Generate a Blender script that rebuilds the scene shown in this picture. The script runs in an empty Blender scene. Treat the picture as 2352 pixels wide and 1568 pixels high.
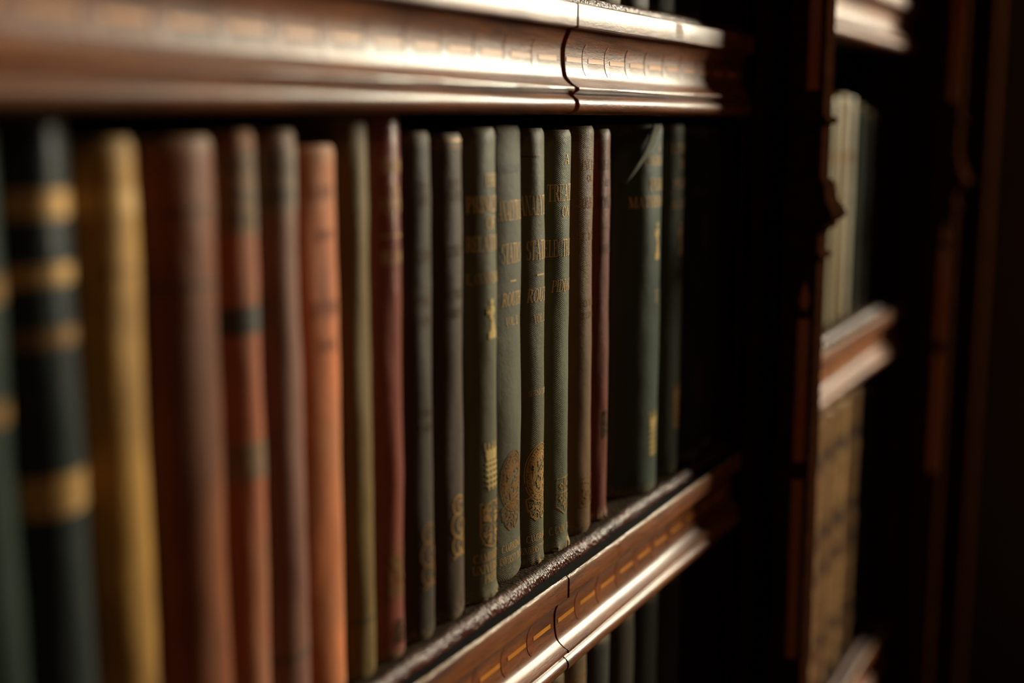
import bpy, math, random
from mathutils import Vector, noise
random.seed(7)
C = bpy.context.scene.collection
EYE = 1.45            # camera height above the floor
SH = EYE - .2355      # leather surface of the shelf that carries the long row of books

# ------------------------------------------------------------------ materials
def lin(c):
    return tuple((x/255/12.92 if x/255 <= .04045 else ((x/255+.055)/1.055)**2.4) for x in c) + (1,)

def nodes(name):
    m = bpy.data.materials.new(name); m.use_nodes = True
    nt = m.node_tree; b = nt.nodes['Principled BSDF']
    return m, nt, b

def ramp(nt, fac, stops):
    r = nt.nodes.new('ShaderNodeValToRGB')
    while len(r.color_ramp.elements) < len(stops): r.color_ramp.elements.new(.5)
    for e, (p, c) in zip(r.color_ramp.elements, stops): e.position = p; e.color = c
    nt.links.new(fac, r.inputs[0]); return r.outputs[0]

def mixc(nt, f, a, b, mode='MIX'):
    n = nt.nodes.new('ShaderNodeMix'); n.data_type = 'RGBA'; n.blend_type = mode
    for v, k in ((f, 0), (a, 6), (b, 7)):
        if isinstance(v, (float, int)): n.inputs[k].default_value = v
        elif isinstance(v, tuple): n.inputs[k].default_value = v
        else: nt.links.new(v, n.inputs[k])
    return n.outputs[2]

def noise_t(nt, vec, scale, detail=4, rough=.6, dist=0):
    n = nt.nodes.new('ShaderNodeTexNoise'); n.inputs['Scale'].default_value = scale
    n.inputs['Detail'].default_value = detail; n.inputs['Roughness'].default_value = rough
    n.inputs['Distortion'].default_value = dist
    nt.links.new(vec, n.inputs['Vector']); return n.outputs['Fac']

def mapping(nt, scale=(1, 1, 1), loc=(0, 0, 0), rot=(0, 0, 0)):
    t = nt.nodes.new('ShaderNodeTexCoord'); mp = nt.nodes.new('ShaderNodeMapping')
    mp.inputs['Scale'].default_value = scale; mp.inputs['Location'].default_value = loc
    mp.inputs['Rotation'].default_value = rot
    nt.links.new(t.outputs['Object'], mp.inputs['Vector']); return mp.outputs[0]

def math_n(nt, op, a, b=0.0, c=0.0, clamp=False):
    n = nt.nodes.new('ShaderNodeMath'); n.operation = op; n.use_clamp = clamp
    for k, v in enumerate((a, b, c)):
        if isinstance(v, (float, int)): n.inputs[k].default_value = v
        else: nt.links.new(v, n.inputs[k])
    return n.outputs[0]

def bump(nt, b, h, strength, dist=.0005, prev=None):
    n = nt.nodes.new('ShaderNodeBump'); n.inputs['Strength'].default_value = strength
    n.inputs['Distance'].default_value = dist
    nt.links.new(h, n.inputs['Height'])
    if prev: nt.links.new(prev, n.inputs['Normal'])
    nt.links.new(n.outputs[0], b.inputs['Normal']); return n.outputs[0]

def cloth(name, col, h, rough=.6, spec=.22, weave='cloth', sheen=.04, mottle=.35, wear=.6, wearcol=(150, 128, 96), fade=None):
    """bookbinding cloth or leather: mottled, rubbed at head and tail"""
    m, nt, b = nodes(name)
    base = lin(col)
    v = mapping(nt, loc=(random.random()*9, random.random()*9, 0))
    vs = mapping(nt, (1, 1, .25), loc=(random.random()*9, 0, 0))
    n1 = noise_t(nt, vs, 55, 5, .65)
    lo = tuple(x*(1-mottle) for x in base[:3]) + (1,); hi = tuple(min(1, x*(1+mottle)) for x in base[:3]) + (1,)
    c = ramp(nt, n1, [(.3, lo), (.5, base), (.72, hi)])
    n2 = noise_t(nt, v, 260, 4, .7)
    spots = ramp(nt, n2, [(.64, (0, 0, 0, 1)), (.78, (1, 1, 1, 1))])
    c = mixc(nt, math_n(nt, 'MULTIPLY', spots, .35*wear), c, lin(wearcol))
    if fade:
        n5 = noise_t(nt, mapping(nt, (1, 1, .6), loc=(3.3, 0, random.random()*5)), 22, 3, .6)
        c = mixc(nt, ramp(nt, n5, [(.42, (0, 0, 0, 1)), (.62, (1, 1, 1, 1))]), c, lin(fade))
    # rubbing near the ends
    sx = nt.nodes.new('ShaderNodeSeparateXYZ'); t = nt.nodes.new('ShaderNodeTexCoord')
    nt.links.new(t.outputs['Object'], sx.inputs[0])
    zc = math_n(nt, 'ABSOLUTE', math_n(nt, 'SUBTRACT', sx.outputs[2], h/2))
    e = math_n(nt, 'SUBTRACT', zc, h/2-.007)
    e = math_n(nt, 'ADD', math_n(nt, 'MULTIPLY', e, 110.), math_n(nt, 'MULTIPLY', math_n(nt, 'SUBTRACT', noise_t(nt, v, 420, 3), .5), 2.2), clamp=True)
    c = mixc(nt, math_n(nt, 'MULTIPLY', e, wear), c, lin(wearcol))
    nt.links.new(c, b.inputs['Base Color'])
    b.inputs['Roughness'].default_value = rough
    b.inputs['Specular IOR Level'].default_value = spec
    b.inputs['Sheen Weight'].default_value = sheen; b.inputs['Sheen Roughness'].default_value = .5
    if weave == 'cloth':
        vw = mapping(nt, (1, 1, 1), rot=(0, 0, 0))
        w = nt.nodes.new('ShaderNodeTexWave'); w.bands_direction = 'DIAGONAL'; w.inputs['Scale'].default_value = 620
        w.inputs['Distortion'].default_value = .8; w.inputs['Detail'].default_value = 1; w.inputs['Detail Scale'].default_value = 3
        nt.links.new(vw, w.inputs['Vector'])
        p = bump(nt, b, w.outputs['Fac'], .5, .00012)
        bump(nt, b, n2, .4, .0006, p)
    else:
        vo = nt.nodes.new('ShaderNodeTexVoronoi'); vo.inputs['Scale'].default_value = 900
        nt.links.new(v, vo.inputs['Vector'])
        p = bump(nt, b, vo.outputs['Distance'], .35, .0004)
        bump(nt, b, n1, .5, .0015, p)
    return m

def foil(name, col, metal=.55, rough=.42, worn=.45, under=(60, 50, 30)):
    m, nt, b = nodes(name)
    v = mapping(nt, loc=(random.random()*9, 0, 0))
    n = noise_t(nt, v, 700, 4, .75)
    c = mixc(nt, ramp(nt, n, [(worn-.08, (1, 1, 1, 1)), (worn+.04, (0, 0, 0, 1))]), lin(col), lin(under))
    nt.links.new(c, b.inputs['Base Color'])
    b.inputs['Metallic'].default_value = metal; b.inputs['Roughness'].default_value = rough
    bump(nt, b, n, .4, .0003)
    return m

def wood(name, dark, light, rough=.3, coat=.5, grain=1., fleck=.5, spec=.5, bumpy=.35):
    m, nt, b = nodes(name)
    v = mapping(nt, (1, 9, 9)); vf = mapping(nt, (1, 5, 5), loc=(2, 1, 3))
    n = noise_t(nt, v, 14*grain, 6, .65, .6)
    c = ramp(nt, n, [(.3, lin(dark)), (.7, lin(light))])
    n2 = noise_t(nt, vf, 160, 3, .7)
    c = mixc(nt, math_n(nt, 'MULTIPLY', ramp(nt, n2, [(.58, (0, 0, 0, 1)), (.7, (1, 1, 1, 1))]), fleck), c, lin(tuple(x*.45 for x in dark)))
    nt.links.new(c, b.inputs['Base Color'])
    n3 = noise_t(nt, mapping(nt, (1, 2, 2)), 30, 4, .6)
    r = nt.nodes.new('ShaderNodeMapRange'); r.inputs['To Min'].default_value = rough*.75; r.inputs['To Max'].default_value = rough*1.3
    nt.links.new(n3, r.inputs['Value']); nt.links.new(r.outputs[0], b.inputs['Roughness'])
    b.inputs['Coat Weight'].default_value = coat; b.inputs['Coat Roughness'].default_value = rough*.42
    b.inputs['Specular IOR Level'].default_value = spec
    bump(nt, b, n2, bumpy, .0003)
    return m

def plain(name, col, rough=.8, metal=0, vary=.25, scale=20, spec=.5):
    m, nt, b = nodes(name)
    n = noise_t(nt, mapping(nt), scale, 4, .6)
    base = lin(col)
    c = ramp(nt, n, [(.3, tuple(x*(1-vary) for x in base[:3])+(1,)), (.7, tuple(min(1, x*(1+vary)) for x in base[:3])+(1,))])
    nt.links.new(c, b.inputs['Base Color']); b.inputs['Roughness'].default_value = rough
    b.inputs['Metallic'].default_value = metal; b.inputs['Specular IOR Level'].default_value = spec
    return m

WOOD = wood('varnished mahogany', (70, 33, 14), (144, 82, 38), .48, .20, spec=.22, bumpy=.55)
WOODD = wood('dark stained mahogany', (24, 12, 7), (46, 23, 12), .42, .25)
INLAY = plain('boxwood inlay', (196, 122, 42), .35, 0, .2, 60)
INLAYR = wood('red padouk inlay', (120, 50, 18), (156, 72, 26), .35, .3, 2.)
LOZ = wood('lozenge inlay', (96, 44, 18), (140, 76, 36), .42, .22, 2., spec=.3)
ARRIS = wood('worn polished edge with painted highlight', (120, 84, 56), (190, 160, 124), .30, 1., 3., bumpy=.8)  # worn arris; its highlight line is also painted in by the paler colour
LEDGE = plain('dark wood ledge', (14, 10, 7), .9, 0, .3, 80, .08)  # near-black wood for the top ledge of the front moulding
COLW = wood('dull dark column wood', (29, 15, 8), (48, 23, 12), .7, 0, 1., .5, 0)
PAPER = plain('old page edges', (92, 74, 50), .9, 0, .3, 300)
GOLD = foil('gold foil', (196, 154, 96), .45, .4, .42)
GOLDT = foil('dull gold lettering foil', (206, 170, 116), .3, .42, .33)
GOLDB = foil('bright gold foil', (232, 200, 134), .45, .35, .30)
GOLDD = foil('tarnished gold foil', (142, 104, 56), .45, .45, .44)
GOLDX = foil('rubbed gold foil', (96, 68, 40), .4, .5, .5, (40, 30, 20))
RAG = plain('frayed canvas', (168, 138, 98), .95, 0, .6, 700)

def leather_pad():
    m, nt, b = nodes('shelf leather')
    v = mapping(nt); vs = mapping(nt, (.6, 1.6, 1))
    n = noise_t(nt, v, 900, 5, .75); n1 = noise_t(nt, vs, 70, 5, .6)
    # colour worn to red on the nosing, dusty brown on the flat
    sx = nt.nodes.new('ShaderNodeSeparateXYZ'); nt.links.new(v, sx.inputs[0])
    f = math_n(nt, 'MULTIPLY_ADD', sx.outputs[1], -260., 3.6)       # y: .010 -> 1, .014 -> 0
    f = math_n(nt, 'ADD', f, math_n(nt, 'MULTIPLY', math_n(nt, 'SUBTRACT', n1, .5), 1.6), clamp=True)
    flat = ramp(nt, n, [(.35, lin((24, 18, 12))), (.65, lin((60, 46, 32)))])
    red = ramp(nt, n1, [(.3, lin((52, 20, 12))), (.7, lin((96, 42, 24)))])
    nt.links.new(mixc(nt, f, flat, red), b.inputs['Base Color'])
    rr = nt.nodes.new('ShaderNodeMapRange'); rr.inputs['To Min'].default_value = .9; rr.inputs['To Max'].default_value = .27
    nt.links.new(f, rr.inputs['Value']); nt.links.new(rr.outputs[0], b.inputs['Roughness'])
    sp = nt.nodes.new('ShaderNodeMapRange'); sp.inputs['To Min'].default_value = .03; sp.inputs['To Max'].default_value = .5
    nt.links.new(f, sp.inputs['Value']); nt.links.new(sp.outputs[0], b.inputs['Specular IOR Level'])
    vo = nt.nodes.new('ShaderNodeTexVoronoi'); vo.inputs['Scale'].default_value = 420
    nt.links.new(mapping(nt, (1.6, 1, 1)), vo.inputs['Vector'])
    p = bump(nt, b, vo.outputs['Distance'], .5, .0016)
    p = bump(nt, b, n1, .8, .004, p)
    bump(nt, b, n, .3, .0006, p)
    return m
LEATHER = leather_pad()

# ------------------------------------------------------------------ mesh helper
class MB:
    def __init__(s): s.v = []; s.f = []; s.m = []
    def add(s, verts, faces, mi=0):
        o = len(s.v); s.v += [tuple(v) for v in verts]
        for f in faces: s.f.append(tuple(i+o for i in f)); s.m.append(mi)
    def box(s, x0, x1, y0, y1, z0, z1, mi=0):
        s.add([(x0,y0,z0),(x1,y0,z0),(x1,y1,z0),(x0,y1,z0),(x0,y0,z1),(x1,y0,z1),(x1,y1,z1),(x0,y1,z1)],
              [(0,3,2,1),(4,5,6,7),(0,1,5,4),(1,2,6,5),(2,3,7,6),(3,0,4,7)], mi)
    def grid(s, rows, mi=0, closed=False):
        n = len(rows[0]); o = len(s.v)
        for r in rows: s.v += [tuple(p) for p in r]
        for i in range(len(rows)-1):
            for j in range(n if closed else n-1):
                a = o+i*n+j; b = o+i*n+(j+1) % n
                s.f.append((a, b, b+n, a+n)); s.m.append(mi)
    def build(s, name, mats, parent=None, smooth=True, sharp=35, bevel=0):
        me = bpy.data.meshes.new(name); me.from_pydata(s.v, [], s.f)
        if not isinstance(mats, (list, tuple)): mats = [mats]
        for m in mats: me.materials.append(m)
        for p, mi in zip(me.polygons, s.m): p.material_index = mi
        me.validate(); me.update()
        if smooth:
            me.shade_smooth(); me.set_sharp_from_angle(angle=math.radians(sharp))
        o = bpy.data.objects.new(name, me); C.objects.link(o)
        if parent: o.parent = parent
        if bevel:
            md = o.modifiers.new('bevel', 'BEVEL'); md.width = bevel; md.segments = 2; md.limit_method = 'ANGLE'
        return o

def empty(name, loc, label, cat, group=None):
    o = bpy.data.objects.new(name, None); C.objects.link(o); o.location = loc
    o.empty_display_size = .02
    o['label'] = label; o['category'] = cat
    if group: o['group'] = group
    return o

def copy_tree(o, parent=None):
    c = o.copy(); C.objects.link(c); c.parent = parent
    for ch in list(o.children): copy_tree(ch, c)
    return c

# ------------------------------------------------------------------ lettering: a small roman face of strokes
T, H = .17, .055
def L(x0, y0, x1, y1, w): return ('l', x0, y0, x1, y1, w)
def A(cx, cy, rx, ry, a0, a1): return ('a', cx, cy, rx, ry, a0, a1)
def ser(x, y, w=.17): return L(x-w, y, x+w, y, H)
def stem(x): return [L(x, 0, x, 1, T), ser(x, .025), ser(x, .975)]
G = {
 'A': (.86, [L(.12,0,.42,1,H), L(.42,1,.72,0,T), L(.22,.34,.62,.34,H), ser(.12,.025,.12), ser(.73,.025,.15)]),
 'B': (.72, stem(.18)+[A(.36,.75,.2,.23,-90,90), A(.38,.27,.25,.25,-90,90), L(.18,.975,.38,.975,H), L(.18,.51,.4,.51,H), L(.18,.025,.4,.025,H)]),
 'C': (.78, [A(.46,.5,.34,.48,50,310), L(.69,.72,.69,.98,H)]),
 'D': (.84, stem(.18)+[A(.36,.5,.36,.475,-90,90), L(.18,.975,.38,.975,H), L(.18,.025,.38,.025,H)]),
 'E': (.70, stem(.18)+[L(.18,.975,.6,.975,H), L(.18,.52,.48,.52,H), L(.18,.025,.62,.025,H), L(.6,.76,.6,.99,H), L(.62,0,.62,.26,H), L(.48,.4,.48,.64,H)]),
 'F': (.66, stem(.18)+[L(.18,.975,.6,.975,H), L(.18,.52,.48,.52,H), L(.6,.74,.6,.99,H), L(.48,.4,.48,.64,H)]),
 'G': (.84, [A(.46,.5,.34,.48,50,330), L(.7,0.05,.7,.42,T), ser(.68,.42,.16), L(.69,.72,.69,.98,H)]),
 'H': (.90, stem(.18)+stem(.72)+[L(.18,.51,.72,.51,H)]),
 'I': (.40, stem(.2)),
 'K': (.84, stem(.18)+[L(.24,.44,.64,.98,H), L(.34,.56,.72,.02,T), ser(.64,.975,.13), ser(.72,.025,.13)]),
 'L': (.66, stem(.18)+[L(.18,.025,.6,.025,H), L(.6,0,.6,.3,H)]),
 'M': (1.02, [L(.16,0,.16,1,H), L(.16,1,.5,.02,T), L(.5,.02,.84,1,H), L(.84,0,.84,1,T), ser(.14,.025,.12), ser(.84,.025), ser(.12,.975,.1), ser(.86,.975,.14)]),
 'N': (.88, [L(.16,0,.16,1,H), L(.14,1,.72,0,T), L(.72,0,.72,1,H), ser(.16,.025,.13), ser(.12,.975,.1), ser(.72,.975,.13)]),
 'O': (.86, [A(.43,.5,.33,.48,0,360)]),
 'P': (.70, stem(.18)+[A(.36,.73,.24,.245,-90,90), L(.18,.975,.38,.975,H), L(.18,.485,.38,.485,H)]),
 'Q': (.86, [A(.43,.5,.33,.48,0,360), L(.45,.12,.74,-.16,T*.8)]),
 'R': (.80, stem(.18)+[A(.36,.74,.22,.235,-90,90), L(.18,.975,.38,.975,H), L(.18,.505,.38,.505,H), L(.4,.5,.7,.02,T), ser(.72,.025,.1)]),
 'S': (.64, [A(.32,.74,.22,.24,50,270), A(.32,.26,.24,.24,-130,90), L(.53,.76,.53,.98,H), L(.1,.02,.1,.26,H)]),
 'T': (.76, [L(.38,0,.38,1,T), ser(.38,.025), L(.06,.975,.7,.975,H), L(.07,.74,.07,.99,H), L(.69,.74,.69,.99,H)]),
 'U': (.86, [L(.18,.35,.18,1,T), A(.43,.35,.26,.33,180,360), L(.7,.35,.7,1,H), ser(.18,.975), ser(.7,.975,.12)]),
 'V': (.84, [L(.14,1,.42,0,T), L(.42,0,.7,1,H), ser(.14,.975,.15), ser(.7,.975,.12)]),
 'W': (1.15, [L(.14,1,.36,0,T), L(.36,0,.56,1,H), L(.56,1,.78,0,T), L(.78,0,1.0,1,H), ser(.14,.975,.14), ser(1.0,.975,.12)]),
 'Y': (.82, [L(.12,1,.41,.45,T), L(.41,.45,.7,1,H), L(.41,0,.41,.48,T), ser(.41,.025), ser(.12,.975,.14), ser(.7,.975,.12)]),
 '.': (.3, [L(.15,0,.15,.16,T)]), '-': (.5, [L(.05,.45,.45,.45,.1)]), ' ': (.4, []),
}
def stroke(mb, M, pts, ws, mi=0):
    """a ribbon through 2-D points (metres on the spine), given widths, laid on surface M(u,v)"""
    n = len(pts); rows = []
    for i, (p, w) in enumerate(zip(pts, ws)):
        a = pts[max(0, i-1)]; b = pts[min(n-1, i+1)]
        dx, dy = b[0]-a[0], b[1]-a[1]; l = math.hypot(dx, dy) or 1
        nx, ny = -dy/l*w/2, dx/l*w/2
        rows.append([M(p[0]-nx, p[1]-ny), M(p[0]+nx, p[1]+ny)])
    mb.grid(rows, mi)
def glyph(mb, M, ch, x, y, sx, sy, slant=0, bold=1.):
    w, st = G.get(ch, G['-'])
    P = lambda a, b: (x+(a+slant*b)*sx, y+b*sy)
    for s in st:
        if s[0] == 'l':
            _, x0, y0, x1, y1, ww = s
            n = 4; pts = [P(x0+(x1-x0)*i/n, y0+(y1-y0)*i/n) for i in range(n+1)]
            vert = abs(x1-x0) < abs(y1-y0)
            stroke(mb, M, pts, [ww*bold*(sx if vert else sy)]*(n+1))
        else:
            _, cx, cy, rx, ry, a0, a1 = s
            n = 18; pts = []; ws = []
            for i in range(n+1):
                a = math.radians(a0+(a1-a0)*i/n)
                pts.append(P(cx+rx*math.cos(a), cy+ry*math.sin(a)))
                ws.append((H+(T-H)*abs(math.cos(a)))*bold*sx)
            stroke(mb, M, pts, ws)
def text_w(s, sx): return sum(G.get(c, G['-'])[0]*sx for c in s)
def text(mb, M, s, v, hgt, width=None, slant=0, bold=1., u0=0):
    sx = hgt*.78
    if width: sx = width/max(.001, text_w(s, 1))
    x = u0-text_w(s, sx)/2
    for c in s:
        glyph(mb, M, c, x, v, sx, hgt, slant, bold); x += G.get(c, G['-'])[0]*sx
def ring(mb, M, cx, cy, rx, ry, w, a0=0, a1=360, n=48, mi=0):
    pts = [(cx+rx*math.cos(math.radians(a0+(a1-a0)*i/n)), cy+ry*math.sin(math.radians(a0+(a1-a0)*i/n))) for i in range(n+1)]
    stroke(mb, M, pts, [w]*(n+1), mi)
def disc(mb, M, cx, cy, rx, ry, n=32, k=5, mi=0):
    rows = [[M(cx+rx*q/k*math.cos(6.2832*i/n), cy+ry*q/k*math.sin(6.2832*i/n)) for i in range(n+1)] for q in range(k+1)]
    mb.grid(rows, mi)
def fill(mb, M, x0, x1, y0, y1, inside, st=.0005, mi=0):
    nx = max(1, int((x1-x0)/st)); ny = max(1, int((y1-y0)/st))
    for j in range(ny):
        i = 0
        while i < nx:
            if inside(x0+(i+.5)*st, y0+(j+.5)*st):
                k = i
                while k < nx and k-i < 4 and inside(x0+(k+.5)*st, y0+(j+.5)*st): k += 1
                a, b = x0+i*st, x0+k*st; c, d = y0+j*st, y0+(j+1)*st
                mb.add([M(a, c), M(b, c), M(b, d), M(a, d)], [(0, 1, 2, 3)], mi); i = k
            else: i += 1
def lines(mb, M, pts, w):
    for a, b in zip(pts[:-1], pts[1:]):
        n = max(2, int(math.hypot(b[0]-a[0], b[1]-a[1])/.0015))
        stroke(mb, M, [(a[0]+(b[0]-a[0])*i/n, a[1]+(b[1]-a[1])*i/n) for i in range(n+1)], [w]*(n+1))

# ------------------------------------------------------------------ emblems stamped on spines (w, h in metres, base at v)
def em_medallion(mb, M, v, w, h):
    cy = v+h*.62; ry = h*.38; rx = w/2
    ring(mb, M, 0, cy, rx, ry, .0007); ring(mb, M, 0, cy, rx*.90, ry*.92, .0005); ring(mb, M, 0, cy, rx*.72, ry*.74, .0009)
    def ins(x, y):
        r = math.hypot(x/rx, (y-cy)/ry)
        if r < .69: return noise.noise(Vector((x*500, y*500, v*90))) > -.22
        return .75 < r < .90 and noise.noise(Vector((x*1500, y*1500, 3))) > -.1
    fill(mb, M, -rx, rx, cy-ry, cy+ry, ins)
    # ribbon under the medallion
    for k in (-1, 1):
        lines(mb, M, [(0, v+h*.10), (k*w*.18, v+h*.2), (k*w*.40, v+h*.14), (k*w*.46, v+h*.3), (k*w*.2, v+h*.36), (0, v+h*.27)], .0009)
        lines(mb, M, [(k*w*.1, v+h*.02), (k*w*.3, v+h*.07), (k*w*.34, v+h*.16)], .0009)
        ring(mb, M, k*w*.13, v+h*.06, w*.09, h*.05, .0008)
    fill(mb, M, -w*.4, w*.4, v+h*.13, v+h*.3, lambda x, y: noise.noise(Vector((x*900, y*900, 7))) > .05)
def em_shield(mb, M, v, w, h):
    a = w/2
    out = [(-a, v+h), (-a, v+h*.3), (-a*.7, v+h*.1), (0, v), (a*.7, v+h*.1), (a, v+h*.3), (a, v+h), (a*.5, v+h*.96), (0, v+h), (-a*.5, v+h*.96), (-a, v+h)]
    lines(mb, M, out, .0009)
    def ins(x, y):
        q = (y-v)/h; lim = a*.84*min(1, .25+q*2.4)
        if abs(x) > lim or q < .06 or q > .93: return False
        if abs(x) < w*.05 or abs(q-.5) < .035: return False
        return noise.noise(Vector((x*700, y*700, v*50))) > -.08
    fill(mb, M, -a, a, v, v+h, ins)
def em_arms(mb, M, v, w, h):
    a = w/2
    lines(mb, M, [(-a, v+h), (-a, v+h*.25), (0, v), (a, v+h*.25), (a, v+h), (-a, v+h)], .0007)
    for i, (x, y) in enumerate(((-.5, .78), (.5, .78), (-.5, .45), (.5, .45), (0, .25))):
        lines(mb, M, [(x*a-a*.3, v+h*y), (x*a+a*.05, v+h*(y+.09)), (x*a+a*.3, v+h*y), (x*a, v+h*(y-.08)), (x*a-a*.1, v+h*(y+.06))], .0008)
    lines(mb, M, [(0, v+h*.1), (0, v+h)], .0006); lines(mb, M, [(-a, v+h*.6), (a, v+h*.6)], .0006)
def em_figure(mb, M, v, w, h):
    """a seated draped figure holding a cup"""
    def ins(x, y):
        q = (y-v)/h; x = x/w
        if q > .84: return math.hypot(x+.05, (q-.92)*h/w*1.1) < .17
        if q > .5: return -.2-.25*(.84-q) < x < .16+.1*math.sin(q*20)
        if q > .18: return -.12-.3*(.5-q) < x < .12+.75*(.5-q)
        return -.34 < x < .42
    fill(mb, M, -w/2, w/2, v, v+h, ins, .0004)
    lines(mb, M, [(-w*.15, v+h*.72), (-w*.45, v+h*.62), (-w*.4, v+h*.8)], .001)
def em_castle(mb, M, v, w, h):
    """a crown above a chequered tower"""
    def ins(x, y):
        q = (y-v)/h; x = x/w
        if q > .62:
            t = (q-.62)/.38
            return abs(x) < .36+.12*t and (t < .55 or math.sin((x+.5)*26) > (t-.55)*2.6-.2)
        if abs(x) > .40-.05*(q < .1): return False
        return not (int(q*17) % 2 == 0 and int((x+.5)*13) % 3 != 0)
    fill(mb, M, -w/2, w/2, v, v+h, ins, .0004)
def em_curl(mb, M, v, w, h):
    """an ornate curled monogram"""
    for k, (cy, r) in enumerate(((.78, .17), (.5, .22), (.22, .2))):
        ring(mb, M, 0, v+h*cy, w*r*1.6, h*r*.8, .0011, 30+k*50, 330+k*50, 26)
        ring(mb, M, w*.06, v+h*cy, w*r*.7, h*r*.38, .001, 0, 300, 18)
    lines(mb, M, [(-w*.3, v+h*.02), (w*.05, v+h*.12), (w*.34, v+h*.04)], .0012)
def em_panel(mb, M, v, w, h):
    a = w/2
    lines(mb, M, [(-a, v), (-a, v+h), (a, v+h), (a, v), (-a, v)], .0009)
    fill(mb, M, -a*.8, a*.8, v+h*.08, v+h*.92, lambda x, y: noise.noise(Vector((x*420, y*420, 1.5))) > -.05, .0006)
EM = dict(medallion=em_medallion, shield=em_shield, arms=em_arms, figure=em_figure, castle=em_castle, curl=em_curl, panel=em_panel)

# ------------------------------------------------------------------ a book
def book(name, label, x, y, z, t, h, b, mat, depth=.15, lean=0, group=None, lines_=(), marks=(), bands=(), cords=(),
         lmat=None, frayed=0., torn=False, rows=56, pages=True, wob=1., cat='book', hollow=.0):
    """origin: foot of the spine, centred, at its frontmost line; spine faces -y"""
    root = empty(name, (x, y, z), label, cat, group)
    root.rotation_euler = (0, lean, 0)
    R = (t*t/4+b*b)/(2*b); AA = math.asin(min(1, t/2/R)); seed = random.random()*50
    half = R*AA
    def wobble(v, a):
        k = noise.noise(Vector((seed, v*18, a*1.2)))*.0007*wob + noise.noise(Vector((seed+5, v*70, a*3)))*.00022*wob
        for c in cords: k += .0016*max(0, 1-((v-c)/.0028)**2)*max(0, 1-(a/AA)**2)
        return k
    def M(u, v, off=.00016):
        a = u/R; k = wobble(v, a)+off
        # head and tail of the spine draw in and round over the end of the page block
        e = min(v, h-v); 
        if e < .004: k -= .0012*(1-e/.004)**2
        r = R+k
        return (r*math.sin(a), R-r*math.cos(a), v)
    cv = MB(); n = 20; rowsl = []
    zs = [0, .0008, .002, .004, .007] + [.007+(h-.014)*i/rows for i in range(1, rows)] + [h-.007, h-.004, h-.002, h-.0008, h]
    for zi in zs:
        row = []
        xs = t/2+.0003
        row.append((-xs, depth, zi)); row.append((-xs, b+.016, zi)); row.append((-xs, b+.008, zi))
        row.append((-xs+.0016, b+.0045, zi))
        for i in range(n+1):
            a = -AA+2*AA*i/n
            p = M(a*R, zi, 0)
            zz = zi
            if frayed and zi in (0, .0008, .002, .004):
                q = noise.noise(Vector((a*9+seed, seed, 0)))
                p = (p[0]+p[0]*.05*frayed*(zi < .003), p[1]-frayed*.0022*max(0, .6+q)*(1-zi/.006), 0)
                zz = zi + (max(0, q)*.003*frayed if zi < .001 else 0)
            row.append((p[0], p[1], zz))
        row.append((xs-.0016, b+.0045, zi))
        row.append((xs, b+.008, zi)); row.append((xs, b+.016, zi)); row.append((xs, depth, zi))
        # thickness: come back inside
        inn = []
        for px, py, pz in reversed(row):
            q = .0016
            inn.append((px*(1-q/(t/2)), max(py, b*.0+.0)+(q if py < b+.004 else 0), pz))
        rowsl.append(row+inn)
    if torn:   # a strip of covering cloth missing from the head of the spine's left half
        pass
    cv.grid(rowsl, 0, closed=True)
    m = len(rowsl[0])
    for r0, flip in ((0, False), (len(zs)-1, True)):
        hm = m//2
        for j in range(hm-1):
            a, bq = r0*m+j, r0*m+j+1; c, d = r0*m+(m-1-j-1), r0*m+(m-1-j)
            cv.f.append((a, d, c, bq) if not flip else (a, bq, c, d)); cv.m.append(0)
    cover = cv.build('cover', mat, root, sharp=60)
    if pages:
        pg = MB(); q = .0017
        rr = []
        for zi in (.0035, h-.0035):
            rr.append([(-t/2+q, depth-.003, zi), (-t/2+q, b+.006, zi)] + [((R-.0022)*math.sin(-AA*.9+1.8*AA*i/8), R-(R-.0022)*math.cos(-AA*.9+1.8*AA*i/8), zi) for i in range(9)] + [(t/2-q, b+.006, zi), (t/2-q, depth-.003, zi)])
        pg.grid(rr, 0, closed=True); k = len(rr[0])
        pg.f.append(tuple(range(k))[::-1]); pg.m.append(0); pg.f.append(tuple(range(k, 2*k))); pg.m.append(0)
        pg.build('page_block', PAPER, root, sharp=50)
    if lines_:
        for ln in lines_:
            tb = MB()
            s, v, hg, wd = ln[:4]; sl = ln[4] if len(ln) > 4 else 0
            if s == '_':
                for _ in (0,): lines(tb, M, [(-wd/2, v), (wd/2, v)], hg)
            else: text(tb, M, s, v, hg, wd, sl, .95)
            tb.build('title_rule' if s == '_' else 'title_line', lmat or GOLDT, root, smooth=True)
    for kind, v, w, hh, mt in marks:
        eb = MB(); EM[kind](eb, lambda u, vv: M(u, vv, .0002), v, w, hh)
        eb.build({'medallion': 'medallion_stamp', 'shield': 'shield_stamp', 'arms': 'arms_stamp', 'figure': 'figure_stamp', 'castle': 'crown_stamp', 'curl': 'monogram_stamp', 'panel': 'panel_stamp'}[kind], mt, root)
    if frayed >= .8:
        fb = MB(); rr_ = []
        for j in range(4):
            rr_.append([M(-half*.96+2*half*.96*i/40, (.0002+(.0016+.0052*frayed*max(0, noise.noise(Vector((i*.35, seed, 2)))+.12))*j/3),
                          .0003+.0016*frayed*max(0, .35+noise.noise(Vector((i*.5, seed, j*.4))))*(1-j/3)) for i in range(41)])
        fb.grid(rr_); fb.build('frayed_foot', RAG, root)
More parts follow.
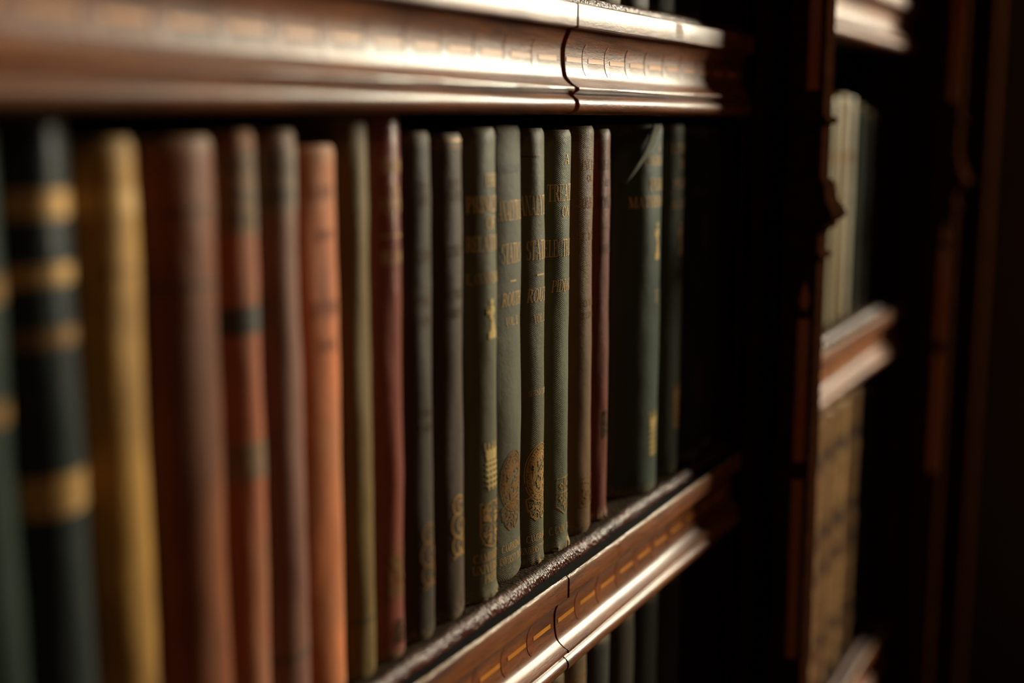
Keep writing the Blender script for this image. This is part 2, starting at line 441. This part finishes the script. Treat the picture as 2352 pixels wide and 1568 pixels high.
    for bd in bands:
        v0, v1, mt = bd[:3]; nm = bd[3] if len(bd) > 3 else 'gilt_band'
        bb = MB(); nr = max(1, int((v1-v0)/.004)); 
        rag = .0012 if nm == 'spine_label' else .0002
        bb.grid([[M(-half*.98+2*half*.98*i/20, v0+(v1-v0)*j/nr+rag*noise.noise(Vector((i*.6, j*9, seed))), .00012) for i in range(21)] for j in range(nr+1)])
        bb.build(nm, mt, root)
    return root

def B(x, y, t, b, h, mat_args, label, **k):
    mat = cloth('binding', mat_args[0], h, **mat_args[1]) if isinstance(mat_args, tuple) else mat_args
    return book('book', label, x, y, k.pop('z', SH), t, h, b, mat, **k)

# stations measured along the shelf: centre x, thickness, spine bulge, front of spine y
S = [(0.2449, 0.0264, 0.0074, 0.015), (0.2718, 0.0263, 0.0074, 0.0146), (0.2988, 0.0265, 0.0074, 0.0143), (0.331, 0.0367, 0.0103, 0.0117), (0.3606, 0.0213, 0.006, 0.0153), (0.3838, 0.0239, 0.0067, 0.0147), (0.4084, 0.0241, 0.0039, 0.0162), (0.4319, 0.0217, 0.0061, 0.0153), (0.4546, 0.0225, 0.0068, 0.0151), (0.4796, 0.0262, 0.0065, 0.0148), (0.507, 0.0274, 0.006, 0.015), (0.5379, 0.0331, 0.0089, 0.0139), (0.5675, 0.025, 0.0025, 0.0177), (0.5944, 0.0275, 0.0061, 0.0157), (0.6241, 0.0308, 0.008, 0.0152), (0.6557, 0.0311, 0.0081, 0.0155), (0.6836, 0.0236, 0.0061, 0.017), (0.71, 0.0272, 0.0056, 0.0380), (0.7526, 0.0562, 0.014, 0.0131), (0.8017, 0.0408, 0.011, 0.0158), (0.847, 0.0485, 0.0131, 0.0154)]
GREYLAB = plain('grey paper label', (124, 92, 66), .8, 0, .3, 200)
DARKLAB = plain('dark leather label', (66, 60, 48), .6, 0, .3, 200)
ROW = 'old books in the long row between the two moulded shelves'
def put(i, h, mat, label, **k):
    x, t, b, y = S[i]; b *= 1 if i in (6, 12) else 1.35; return B(x, y, t, b, h, mat, label, group=ROW, **k)

put(0, .236, ((26, 40, 32), dict(rough=.45)), 'very dark green book cut off by the left edge of the photo, faint gilt bands', bands=[(.185, .192, GOLDD), (.15, .156, GOLDD)])
put(1, .240, ((32, 40, 40), dict(rough=.35, sheen=.08, mottle=.2)), 'near black blue-green book with four gilt bands across its glossy spine',
    bands=[(.2075, .2155, GOLD), (.188, .1935, GOLD), (.1695, .1745, GOLDD), (.1175, .130, GOLD)])
put(2, .2305, ((170, 126, 58), dict(rough=.55, mottle=.25, fade=(128, 92, 42))), 'mustard yellow cloth book right of the dark one with gilt bands',
    bands=[(.207, .2145, plain('ochre band', (196, 150, 76), .5, 0, .2, 90)), (.188, .190, GOLDD)])
put(3, .2305, ((122, 66, 36), dict(rough=.5, mottle=.25, fade=(100, 56, 32))), 'thick reddish brown book, the widest spine in the left half',
    bands=[(.205, .207, GOLDX), (.180, .182, GOLDX)])
put(4, .2325, ((160, 88, 56), dict(rough=.6, mottle=.2, fade=(150, 98, 68))), 'salmon brown book with grey labels and two dark bands on its spine',
    bands=[(.196, .227, GREYLAB, 'spine_label'), (.160, .170, DARKLAB, 'dark_band'), (.106, .120, GREYLAB, 'spine_label')],
    lines_=[('TALES', .218, .005, .016), ('FROM', .207, .005, .014), ('HOME', .199, .004, .014)], lmat=DARKLAB)
put(5, .2325, ((138, 94, 76), dict(rough=.5, mottle=.2, fade=(122, 80, 68))), 'mauve brown book with a dark blotched title label near its head',
    bands=[(.203, .226, plain('blotched grey label', (118, 96, 76), .7, 0, .55, 90), 'spine_label'), (.028, .0295, DARKLAB, 'dark_band')], lines_=[('WORKS', .2165, .006, .018), ('OF', .206, .005, .008)], lmat=DARKLAB)
put(6, .2265, ((196, 108, 58), dict(rough=.6, mottle=.42, sheen=.08, fade=(178, 106, 62))), 'bright orange tan leather book with scuffed flat spine',
    lines_=[('LIFE', .206, .005, .014), ('AND', .190, .004, .011), ('LETTERS', .160, .006, .017), ('VOL', .146, .005, .01)], lmat=plain('faded brown ink', (120, 62, 38), .7, 0, .3, 100), lean=.0)
put(7, .2385, ((112, 88, 44), dict(rough=.55, mottle=.15)), 'olive cloth book with plain unlettered spine beside the orange one', bands=[(.0255, .0268, DARKLAB, 'dark_band')])
put(8, .2415, ((138, 68, 54), dict(rough=.28, mottle=.12, sheen=.08, spec=.8)), 'glossy crimson book tilted slightly, with gilt title lines and a gilt panel low down', lean=.008,
    lines_=[('STUDIES', .2145, .0055, .017), ('IN', .205, .004, .006), ('POETRY', .198, .0055, .016), ('_', .188, .0009, .016), ('BROWN', .176, .0055, .016)],
    marks=[('panel', .028, .015, .024, GOLDD), ('curl', .007, .010, .012, GOLDX)])
put(9, .2310, ((58, 44, 32), dict(rough=.6, mottle=.2)), 'dark brown cloth book with a barely visible title, just right of the crimson one',
    lines_=[('THE', .206, .004, .009), ('HISTORY', .1995, .005, .019), ('WORLD', .1745, .0055, .019), ('_', .165, .0008, .012), ('PART', .155, .0045, .012), ('SECOND', .146, .0045, .017), ('EDITED', .105, .004, .014), ('ANEW', .098, .004, .013)],
    marks=[('curl', .024, .016, .034, GOLDD)], lmat=GOLDX)
put(10, .2300, ((70, 52, 38), dict(rough=.6, mottle=.2)), 'dark brown cloth book with clear gilt monogram low on spine, left of the grey-green set',
    lines_=[('THE', .206, .004, .009), ('HISTORY', .1995, .005, .019), ('WORLD', .1745, .0055, .019), ('_', .165, .0008, .012), ('PART', .155, .0045, .012), ('FIRST', .146, .0045, .014)],
    marks=[('curl', .030, .015, .034, GOLD)], bands=[(.2265, .2275, GOLDD), (.2235, .2242, GOLDD)], lmat=GOLDX)
put(11, .2325, ((92, 86, 62), dict(rough=.5, mottle=.25)), 'grey-green cloth book with gilt figure, crown and shield stamps and a frayed foot', frayed=1.,
    lines_=[('THE', .2050, .006, .0105), ('PRINCIPLE', .1930, .0075, .031), ('OF', .1845, .0065, .0075), ('RELATIVITY', .1745, .0072, .031), ('E. CUNNINGHAM', .1590, .005, .031),
            ('CAMBRIDGE', .0205, .0045, .0255), ('UNIVERSITY', .0145, .0045, .0265), ('PRESS', .0090, .0043, .0125)],
    marks=[('figure', .1320, .0085, .0195, GOLDB), ('castle', .0565, .0125, .0245, GOLDB), ('shield', .0270, .0170, .0235, GOLD)])
put(12, .2335, ((84, 80, 60), dict(rough=.6, mottle=.25)), 'flat-spined olive-grey book with large oval medallion and ridge near its head',
    lines_=[('ANALYTICAL', .1870, .0098, .0235), ('STATICS', .1655, .0100, .0190), ('_', .1565, .0009, .006), ('ROUTH', .1440, .0068, .0190, .22), ('VOL. II.', .1340, .0045, .0125),
            ('CAMBRIDGE', .0160, .0040, .0195), ('UNIVERSITY PRESS', .0095, .0040, .0225)],
    marks=[('medallion', .0270, .0215, .0420, GOLDD)], bands=[(.2105, .2145, cloth('ridge cloth', (62, 58, 44), .23), 'raised_ridge')])
put(13, .2320, ((96, 90, 68), dict(rough=.5, mottle=.2)), 'round-spined ribbed olive-grey book with large oval medallion and frayed foot', frayed=.8,
    lines_=[('ANALYTICAL', .1880, .0100, .0290), ('STATICS', .1650, .0100, .0210), ('_', .1570, .0009, .007), ('ROUTH', .1430, .0070, .0215, .22), ('VOL. I.', .1320, .0045, .0115), ('SECOND EDITION', .0935, .0030, .0180),
            ('CAMBRIDGE', .0135, .0038, .0205), ('UNIVERSITY PRESS', .0072, .0038, .0265)],
    marks=[('medallion', .0250, .0235, .0420, GOLD)], bands=[(.2175, .2182, GOLDX)])
put(14, .2310, ((92, 92, 70), dict(rough=.5, mottle=.25)), 'grey-green cloth book with gilt arms stamp and crumbling pale foot, right of the medallion pair', frayed=1.6,
    lines_=[('A', .2130, .0052, .0048), ('TREATISE', .1935, .0090, .0285), ('ON', .1850, .0060, .0085), ('ELECTRICITY', .1640, .0092, .0320), ('PIDDUCK', .1450, .0065, .0230, .2),
            ('C. UNIV. PRESS', .0095, .0045, .0240)],
    marks=[('arms', .0200, .0135, .0210, GOLD)])
put(15, .2330, ((104, 74, 46), dict(rough=.5, mottle=.15)), 'light brown cloth book with small gilt title between grey-green and red neighbours',
    lines_=[('PRINCIPLES', .2090, .0060, .0255), ('OF', .2025, .0040, .006), ('GEOMETRY', .1880, .0060, .0245), ('H. F. BAKER', .1700, .0045, .0225), ('VOLUME', .1330, .0040, .0160), ('SECOND', .1260, .0038, .0160)],
    marks=[('panel', .0165, .0125, .0170, GOLDD)], lmat=GOLDD, bands=[(.004, .0048, GOLDD)])
put(16, .2310, ((104, 50, 34), dict(rough=.45, mottle=.2)), 'dull red cloth book with rubbed title and frayed foot', frayed=1.2,
    lines_=[('TREATISE', .2080, .0060, .0195), ('ON', .1985, .0045, .006), ('CONICS', .1860, .0075, .0190), ('_', .1755, .0008, .010), ('VOLUME I', .1600, .0055, .0165)], lmat=GOLDX,
    marks=[('curl', .05, .008, .018, GOLDX)])
put(17, .2300, ((56, 24, 16), dict(rough=.8, spec=.05, sheen=0, wear=.1)), 'thin dark red-brown book pushed back in the gap beside the torn green one')
torn_book = put(18, .2335, ((54, 66, 52), dict(rough=.5, mottle=.2, sheen=.08)), 'thick dark green book with torn cloth at the head of its spine and gilt crown',
    lines_=[('A', .2170, .0045, .004), ('COURSE OF', .2085, .0060, .0300), ('PURE', .1930, .0075, .0210), ('MATHEMATICS', .1830, .0068, .0520), ('I', .1230, .0080, .003)],
    marks=[('figure', .1500, .0090, .0240, GOLDB), ('castle', .0230, .0150, .0310, GOLDB)])
put(19, .2335, ((60, 68, 52), dict(rough=.5, mottle=.2, sheen=.08)), 'green cloth book with gilt figure and crown, right of the torn one',
    lines_=[('LESSONS', .2150, .0060, .0240), ('IN', .2050, .0060, .008), ('PURE', .1920, .0065, .0210), ('ALGEBRA', .1790, .0060, .0240)],
    marks=[('figure', .1480, .0090, .0230, GOLD), ('castle', .0300, .0140, .0330, GOLD)])
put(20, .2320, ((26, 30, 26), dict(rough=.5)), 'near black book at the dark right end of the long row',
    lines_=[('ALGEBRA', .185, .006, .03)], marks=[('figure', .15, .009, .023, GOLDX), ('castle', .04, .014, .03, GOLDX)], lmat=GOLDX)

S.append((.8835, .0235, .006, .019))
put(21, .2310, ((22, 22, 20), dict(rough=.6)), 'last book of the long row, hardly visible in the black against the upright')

# the flap of torn cloth leaning off the head of the thick green book
fl = MB(); t0, b0 = S[18][1], S[18][2]
R0 = (t0*t0/4+b0*b0)/(2*b0)
r_ = []
for i in range(25):
    q = i/24; v = .2335-.036*q
    a = (-.20-.36*q)*(t0/R0) ; w = .0095*(1-q)**.8+.0008
    row = []
    for j in range(5):
        aa = a+(j/4)*w/R0; lift = .0015+.0035*math.sin(q*3.1)*(1-j/4)+.0006*noise.noise(Vector((q*9, j, 0)))
        row.append(((R0+lift)*math.sin(aa), R0-(R0+lift)*math.cos(aa), v))
    r_.append(row)
fl.grid(r_)
fo = fl.build('torn_cloth_flap', cloth('torn cloth', (84, 84, 68), .5, rough=.8), torn_book)
md = fo.modifiers.new('thickness', 'SOLIDIFY'); md.thickness = .0006
fo['label'] = 'pale torn strip of cloth'

# ------------------------------------------------------------------ books on the neighbouring shelves
def simple_row(x0, items, z, group, y=.022, depth=.15):
    x = x0
    for (t, h, col, label, kw) in items:
        kw = dict(kw); mk = kw.pop('mat', dict(rough=.55)); br = kw.pop('br', .25); yy = kw.pop('y', y)
        B(x+t/2, yy, t, t*br, h, (col, mk), label, z=z, group=group, rows=24, depth=depth, **kw); x += t+.0007

# below the main shelf
Z3 = EYE-.5275
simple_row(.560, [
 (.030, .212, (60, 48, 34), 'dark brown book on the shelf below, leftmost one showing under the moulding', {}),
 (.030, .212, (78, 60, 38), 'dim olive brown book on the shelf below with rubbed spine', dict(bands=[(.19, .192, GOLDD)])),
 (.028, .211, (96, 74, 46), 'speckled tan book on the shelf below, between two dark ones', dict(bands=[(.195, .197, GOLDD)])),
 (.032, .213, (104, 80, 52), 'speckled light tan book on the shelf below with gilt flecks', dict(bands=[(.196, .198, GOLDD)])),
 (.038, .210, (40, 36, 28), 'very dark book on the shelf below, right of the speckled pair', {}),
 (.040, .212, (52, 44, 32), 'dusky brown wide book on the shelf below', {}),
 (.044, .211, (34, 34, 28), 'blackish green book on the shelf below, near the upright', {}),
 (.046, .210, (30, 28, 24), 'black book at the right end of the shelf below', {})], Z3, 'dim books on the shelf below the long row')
# above the upper moulding: only their feet come into the frame
Z1 = EYE+.0650
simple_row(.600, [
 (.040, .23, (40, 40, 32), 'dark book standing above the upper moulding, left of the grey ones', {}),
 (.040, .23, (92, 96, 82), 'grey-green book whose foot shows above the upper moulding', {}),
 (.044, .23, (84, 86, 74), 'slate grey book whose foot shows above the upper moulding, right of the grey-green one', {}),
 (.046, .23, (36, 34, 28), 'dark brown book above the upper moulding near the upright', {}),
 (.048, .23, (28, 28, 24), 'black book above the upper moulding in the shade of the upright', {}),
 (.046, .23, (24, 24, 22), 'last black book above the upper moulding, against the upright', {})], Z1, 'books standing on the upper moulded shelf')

# ------------------------------------------------------------------ moulded shelves
def prof(e=.0):
    """front moulding section, (y, z) from its top front arris; z downwards"""
    P = [(.0105, -.0008), (.0050, -.0006), (.0017, -.0002), (.0005, -.0010), (0, -.0020), (.0002, -.0118), (.0012, -.0126), (.0048, -.0130)]
    n = 26
    for i in range(n+1):                     # the cove
        q = i/n; z = -.0136-.0278*q
        y = .0050+.0035*math.sin(math.pi/2*min(1, q/.40)) - .0010*min(1, max(0, (q-.48)/.32))**2
        if q > .8: w_ = (q-.8)/.2; y -= .0013*w_+.0037*w_*w_
        P.append((y, z))
    P += [(.0004, -.0424), (.0002, -.0432), (.0004, -.0440)]
    P += [(.0030, -.0452), (.0036, -.0460), (.0030, -.0467)]
    for i in range(9):                       # lower bead
        a = math.radians(70-i*20); P.append((.0036-.0036*math.cos(a), -.0510+.0040*math.sin(a)))
    P += [(.0040, -.0555), (.0085, -.0560), (.012, -.0560)]
    return P
PR = prof()
def prof_y(z):
    for (y0, z0), (y1, z1) in zip(PR[6:35], PR[7:36]):
        if z1 <= z <= z0: return y0+(y1-y0)*(z-z0)/(z1-z0+1e-12)
    return .005
def moulding(parent, x0, x1, z, first, gap0=0., gap1=0., wobble=0., mat=None, phase=None, pitch=.0288, reach=(0, 99)):
    mb = MB(); n = max(2, int((x1-x0)/.006)); rows = []
    for i in range(n+1):
        q = i/n; row = []
        for (y, zz) in PR:
            a = x0+(gap0 if zz < -.0125 else 0); b_ = x1-(gap1 if zz < -.0125 else 0)
            x = a+(b_-a)*q
            nz = noise.noise(Vector((x*30, zz*60, z*7)))*.00025
            if zz > -.0025: nz *= .3
            if abs(zz+.0003) < .0005: nz += noise.noise(Vector((x*260, 0, z)))*.00015
            row.append((x, y+nz*.6+first, z+zz+nz))
        rows.append(row)
    mb.grid(rows, 0)
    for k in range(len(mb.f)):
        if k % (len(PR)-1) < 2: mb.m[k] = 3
        elif k % (len(PR)-1) < 3: mb.m[k] = 4
    for i in (0, n):
        o = i*len(PR); f = tuple(range(o, o+len(PR))); mb.f.append(f if i else f[::-1]); mb.m.append(0)
    # inlaid dashes and lozenges, flush in the cove
    x = phase
    def strip(xa, xb, za, zb, mi, shape=None):
        k = max(2, int((xb-xa)/.003)) if not shape else 10
        rws = []
        for j in range(7):
            zz = za+(zb-za)*j/6
            row = []
            for i in range(k+1):
                xx = xa+(xb-xa)*i/k
                if shape:
                    w = math.sqrt(max(0, 1-((j-3)/3.02)**2)); xx = (xa+xb)/2+(xx-(xa+xb)/2)*w
                row.append((xx, prof_y(zz)-.00022+first, z+zz))
            rws.append(row)
        mb.grid(rws, mi)
    while x < x1-.004:
        if x > x0+.004:
            strip(x-.0032, x+.0032, -.0195, -.0358, 2, True)
        a, b_ = max(x0+gap0+.001, x+.0042), min(x1-gap1-.001, x+pitch-.0042)
        if b_-a > .004: strip(a, b_, -.0268, -.0292, 1)
        x += pitch
    return mb.build('front_moulding', mat or [WOOD, INLAY, LOZ, LEDGE, ARRIS], parent, sharp=28)
def pad(parent, x0, x1, z, yf=.0085):
    """leather laid over the board, rolled over its front edge"""
    mb = MB(); n = int((x1-x0)/.0035); rows = []
    for i in range(n+1):
        x = x0+(x1-x0)*i/n; row = []
        w = noise.noise(Vector((x*70, z, 0)))*.0007+noise.noise(Vector((x*300, z, 4)))*.0003
        for k in range(9):
            a = math.radians(-10+k*12.5)
            row.append((x, yf+.0045-.0045*math.cos(a)+w, z-.0052+.0052*math.sin(a)+w*.5))
        for yy in (.016, .020, .03, .06, .18):
            row.append((x, yy, z+noise.noise(Vector((x*60, yy*60, 2)))*.0003))
        rows.append(row[:]+[(x, .18, z-.006)]+[(x, yf+.004, z-.0065)])
    mb.grid(rows, 0, closed=True)
    for i in (0, n):
        o = i*len(rows[0]); f = tuple(range(o, o+len(rows[0]))); mb.f.append(f if not i else f[::-1]); mb.m.append(0)
    return mb.build('leather_cover', LEATHER, parent, sharp=60)
def shelf(x0, x1, ztop, label, joint=None, jgap=.003, phase=.6294, jt=.0005):
    """ztop: top arris of the front moulding"""
    r = empty('bookcase_shelf', ((x0+x1)/2, .1, ztop-.056), label, 'shelf', 'moulded bookcase shelves')
    def loc(o):
        o.location = (-(x0+x1)/2, -.1, -(ztop-.056)); return o
    bd = MB(); bd.box(x0, x1, .0123, .19, ztop-.0555, ztop-.0012)
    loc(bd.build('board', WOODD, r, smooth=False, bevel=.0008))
    if joint:
        ph = phase
        while ph > x0: ph -= .0288
        loc(moulding(r, x0, joint-jt, ztop, 0, 0, jgap/2, phase=ph))
        loc(moulding(r, joint+jt, x1, ztop, -.0006, jgap/2, 0, phase=phase-.0288*3))
    else: loc(moulding(r, x0, x1, ztop, 0, phase=x0+.02))
    loc(pad(r, x0, x1, ztop+.0055))
    return r
XL, XC, XD = -.16, .900, 1.487
shelf(XL, XC-.0045, EYE+.0592, 'upper mahogany shelf edge across the top, glaring varnish and an open joint', joint=.6035, jgap=.0036)
shelf(XL, XC-.0045, EYE-.2410, 'lower mahogany shelf under the long row with leather nosing and dashed inlay', joint=.598, jgap=.0002, jt=.0001, phase=.5970)
shelf(XL, XC-.0045, EYE-.5330, 'mahogany shelf below the frame carrying the dim lower row')
shelf(.9605, XD-.0045, EYE+.1290, 'upper shelf of the next bay beyond the inlaid column, pinkish lit edge')
shelf(.9605, XD-.0045, EYE-.2040, 'orange-brown lit shelf of the next bay beyond the inlaid column')
shelf(.9605, XD-.0045, EYE-.5880, 'lowest shelf of the next bay, just entering at the bottom right')

# next bay, upper row: pale thin volumes then dark ones
pale = dict(mat=dict(rough=.6, mottle=.2, wearcol=(170, 150, 110)), br=.3)
PZ = EYE-.204+.0055
def nm(k): return ['first', 'second', 'third', 'fourth', 'fifth', 'sixth', 'seventh', 'eighth', 'ninth', 'tenth', 'eleventh'][k]
items = []
for k in range(11):
    c = [(150, 138, 112), (142, 132, 102), (120, 112, 84), (132, 118, 84), (138, 112, 70)][k % 5]
    items.append((.0325, .2235-.002*(k % 3), c, 'pale cream volume in the next bay above the orange shelf, %s from the column' % nm(k), dict(pale, bands=[(.16, .168, GOLDD), (.12, .1215, GOLDX)])))
for k, c in enumerate([(40, 42, 32), (34, 32, 26), (30, 26, 22)]):
    items.append((.042, .215-.006*k, c, 'dark book above the orange shelf of the next bay, %s past the pale set' % nm(k), dict(mat=dict(rough=.9, spec=.05, sheen=0))))
simple_row(.965, items, PZ, 'books above the orange shelf of the next bay', y=.024)
# next bay, lower row: tooled calf with raised cords, then dark blue-green
LZ = EYE-.588+.0055
cal = dict(rough=.5, mottle=.5, fade=(150, 112, 70), wearcol=(170, 130, 84))
items = []
for k in range(10):
    w = [.036, .034, .040, .058][k % 4] if k < 8 else .058
    c = [(168, 128, 78), (112, 78, 48), (128, 88, 56), (120, 80, 52)][k % 4]
    items.append((w if k < 8 else .055, .2945+.002*(k % 2), c, 'tooled calf book with raised cords below the orange shelf, %s from the column' % nm(k),
        dict(mat=cal, br=.3, cords=[.03, .07, .11, .15, .19, .23, .27], bands=[(a, a+.004, GOLD) for a in (.020, .060, .100, .140, .180, .220, .260)]+[(a+(k % 2)*.003, a+.018, plain('brown calf label', (84, 56, 34), .6, 0, .4, 120), 'spine_label') for a in (.038, .118, .158, .238)])))
tot = .965+sum(i[0]+.0007 for i in items)
while tot > 1.455: tot -= items[-1][0]+.0007; items.pop()
items.append((max(.018, 1.485-tot), .285, (34, 46, 44), 'dark blue-green book past the tooled calf set below the orange shelf', dict(mat=dict(rough=.9, spec=.05, sheen=0))))
simple_row(.965, items, LZ, 'books below the orange shelf of the next bay', y=.024)

# ------------------------------------------------------------------ bookcase carcass
def panel(name, label, cat, x0, x1, y0, y1, z0, z1, bevel=0):
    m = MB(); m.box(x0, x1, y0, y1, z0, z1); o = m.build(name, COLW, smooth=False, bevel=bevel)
    o['label'] = label; o['category'] = cat; return o
panel('back_board', 'dark boarding closing the back of the bookcases behind all the books', 'panel', -.20, 2.1, .191, .205, 0, 2.498)
TOPZ = 2.5
def column(X, label):
    """moulded stile with the inlaid column standing in front of it; left face at x = X"""
    up = empty('bookcase_upright', (X, .1, 0), label, 'bookcase upright')
    def part(o, par=None):
        o.parent = par or up
        o.location = (-X, -.1, 0) if o.parent is up else (0, 0, 0); return o
    st = MB()
    pl = [(X, .189), (X, .0127), (X+.0012, .0117), (X-.0022, .0099), (X-.0036, .0079), (X-.0022, .0059), (X+.0004, .0051), (X+.0004, .0023), (X-.0022, .0009),
          (X-.0036, -.0013), (X-.0036, -.0047), (X-.0020, -.0073), (X+.0010, -.0083), (X+.0150, -.0085), (X+.0150, -.0260), (X+.048, -.0260), (X+.05, .0), (X+.05, .189)]
    st.grid([[(x, y, zz) for x, y in pl] for zz in (0, TOPZ-.002)], 0, closed=True)
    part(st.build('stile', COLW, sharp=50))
    c = MB(); y0, y1, x1 = -.0256, -.0500, X+.026
    e = .0006
    sec = [(X, y0), (X, y1+e), (X+e, y1), (x1-e, y1), (x1, y1+e), (x1, y0)]
    c.grid([[(x, y, zz) for x, y in sec] for zz in (.0, TOPZ-.002)], 0, closed=True)
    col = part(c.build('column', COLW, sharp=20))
    def collar(name, pts):
        """pts: (z rel. eye, projection)"""
        m = MB(); rr = []
        for zz, p in pts:
            rr.append([(X-p*.55, y0-.0, EYE+zz), (X-p*.55, y1-p, EYE+zz), (x1+p, y1-p, EYE+zz), (x1+p, y0, EYE+zz)])
        m.grid(rr, 0, closed=True)
        k = len(rr)-1
        m.f.append((0, 1, 2, 3)); m.m.append(0); m.f.append((k*4+3, k*4+2, k*4+1, k*4)); m.m.append(0)
        return part(m.build(name, COLW, sharp=40), col)
    def bead(z, r, base=0): return [(z-r, base)] + [(z+r*math.sin(a), base+r*math.cos(a)) for a in [math.radians(q) for q in range(-75, 76, 25)]] + [(z+r, base)]
    collar('ring', bead(.0005, .0030, .0006)); collar('ring', bead(-.0945, .0028, .0004))
    collar('capital', [(-.0805, 0), (-.0770, .0012), (-.0745, .0050), (-.0725, .0058), (-.0715, .0050), (-.0700, .0076), (-.0668, .0108), (-.0650, .0112), (-.0630, .0102), (-.0560, .0062), (-.0530, .0048),
                       (-.0515, .0050), (-.0505, .0046), (-.0470, .0040), (-.0440, .0034), (-.0415, .0022), (-.0405, .0016), (-.0400, 0)])
    # inlaid strips on the left face and the small drop
    ya, yb = -.0466, -.0384
    def inl(z0, z1):
        m = MB(); m.box(X-.0003, X+.001, ya, yb, EYE+z0, EYE+z1); part(m.build('inlay_strip', INLAYR, smooth=False), col)
    inl(.0212, .62); inl(-.2445, -.1393); inl(-.3960, -.2580)
    m = MB(); n = 20; zc, yc = -.1255, (ya+yb)/2
    ring_ = []
    for i in range(n):
        a = 2*math.pi*i/n; s = math.sin(a)
        hh = .0125 if s > 0 else .0075
        ring_.append((X-.0003, yc+.0036*math.cos(a)*(1-.55*max(0, s)), EYE+zc+hh*s))
    back = [(X+.001, y, z) for _, y, z in ring_]
    m.grid([ring_, back], 0, closed=True); m.f.append(tuple(range(n))); m.m.append(0)
    part(m.build('inlay_drop', INLAYR, smooth=False), col)
column(XC, 'dark bookcase upright with inlaid column and capital, right of the long row')
column(XD, 'faint dark bookcase upright with inlaid column near the right edge of the photo')
panel('boarding', 'plain left side of the bookcase beyond the left edge of the photo', 'panel', XL-.05, XL-.001, -.01, .189, 0, TOPZ-.002, .002)
panel('boarding', 'plain dark bookcase side in the blackness at the far right', 'panel', 2.05, 2.1, -.01, .189, 0, TOPZ-.002, .002)
panel('door_panel', 'dark closed panel at the far right beyond the second inlaid column', 'panel', XD+.055, 2.045, .06, .075, 0, TOPZ-.002)
panel('cornice_board', 'top board over the bookcases, above the photo', 'panel', -.23, 2.13, -.06, .205, TOPZ, TOPZ+.05, .004)

# ------------------------------------------------------------------ the room: floor, walls and the tall window that lights the shelves
def struct(name, mb, m):
    o = mb.build(name, m, smooth=False); o['kind'] = 'structure'; return o
WALL = plain('dark panelled wall paint', (70, 52, 38), .8, 0, .15, 6)
m = MB(); m.box(-3, 3.6, -4, .3, -.05, 0); struct('floor', m, wood('oak floor', (70, 44, 26), (104, 68, 40), .4, .3, .4))
m = MB(); m.box(-3, 3.6, .21, .3, 0, 4.4); struct('wall_back', m, WALL)
WX, WY0, WY1, WZ0, WZ1 = 3.3, -1.88, -.82, 1.70, 3.20
m = MB()
m.box(WX, WX+.15, -4, WY0, 0, 4.4); m.box(WX, WX+.15, WY1, .3, 0, 4.4)
m.box(WX, WX+.15, WY0, WY1, 0, WZ0); m.box(WX, WX+.15, WY0, WY1, WZ1, 4.4)
struct('wall_right', m, WALL)
m = MB(); w = .05
m.box(WX-.02, WX+.10, WY0, WY0+w, WZ0, WZ1); m.box(WX-.02, WX+.10, WY1-w, WY1, WZ0, WZ1)
m.box(WX-.02, WX+.10, WY0+w, WY1-w, WZ0, WZ0+w); m.box(WX-.02, WX+.10, WY0+w, WY1-w, WZ1-w, WZ1)
struct('window_1', m, WALL)

ld = bpy.data.lights.new('window daylight', 'AREA'); ld.shape = 'RECTANGLE'
ld.size = WY1-WY0-.1; ld.size_y = WZ1-WZ0-.1; ld.energy = 365; ld.color = (.98, .90, .68)
lo = bpy.data.objects.new('window_daylight', ld); C.objects.link(lo)
lo.location = (WX+.09, (WY0+WY1)/2, (WZ0+WZ1)/2)
lo.rotation_euler = Vector((-1, 0, 0)).to_track_quat('-Z', 'Z').to_euler()

l2 = bpy.data.lights.new('ceiling lamp', 'AREA'); l2.shape = 'DISK'; l2.size = .5; l2.energy = 4; l2.color = (1.0, .62, .32)
o2 = bpy.data.objects.new('ceiling_lamp', l2); C.objects.link(o2); o2.location = (-1.2, -2.2, 3.3)
o2.rotation_euler = (Vector((.6, 0, 1.3))-o2.location).to_track_quat('-Z', 'Y').to_euler()
wd = bpy.data.worlds.new('world'); bpy.context.scene.world = wd; wd.use_nodes = True
bg = wd.node_tree.nodes['Background']; bg.inputs[0].default_value = (1, .66, .38, 1); bg.inputs[1].default_value = .012

# ------------------------------------------------------------------ camera
f = 2950.; pitch = math.atan((784-278)/f); Th = math.atan((2750-1176)*math.cos(pitch)/f)
cd = bpy.data.cameras.new('camera'); cam = bpy.data.objects.new('camera', cd); C.objects.link(cam)
cam.location = (0, -.28, EYE)
cd.sensor_width = 36; cd.lens = f/2352*36; cd.clip_start = .01
d = Vector((math.cos(Th)*math.cos(pitch), math.sin(Th)*math.cos(pitch), -math.sin(pitch)))
cam.rotation_euler = d.to_track_quat('-Z', 'Y').to_euler()
cd.dof.use_dof = True; cd.dof.focus_distance = .690; cd.dof.aperture_fstop = 2.6; cd.dof.aperture_blades = 0
sc = bpy.context.scene; sc.camera = cam
sc.view_settings.view_transform = 'Standard'; sc.view_settings.look = 'None'; sc.view_settings.gamma = 1
sc.view_settings.exposure = 0
sc.cycles.use_denoising = True
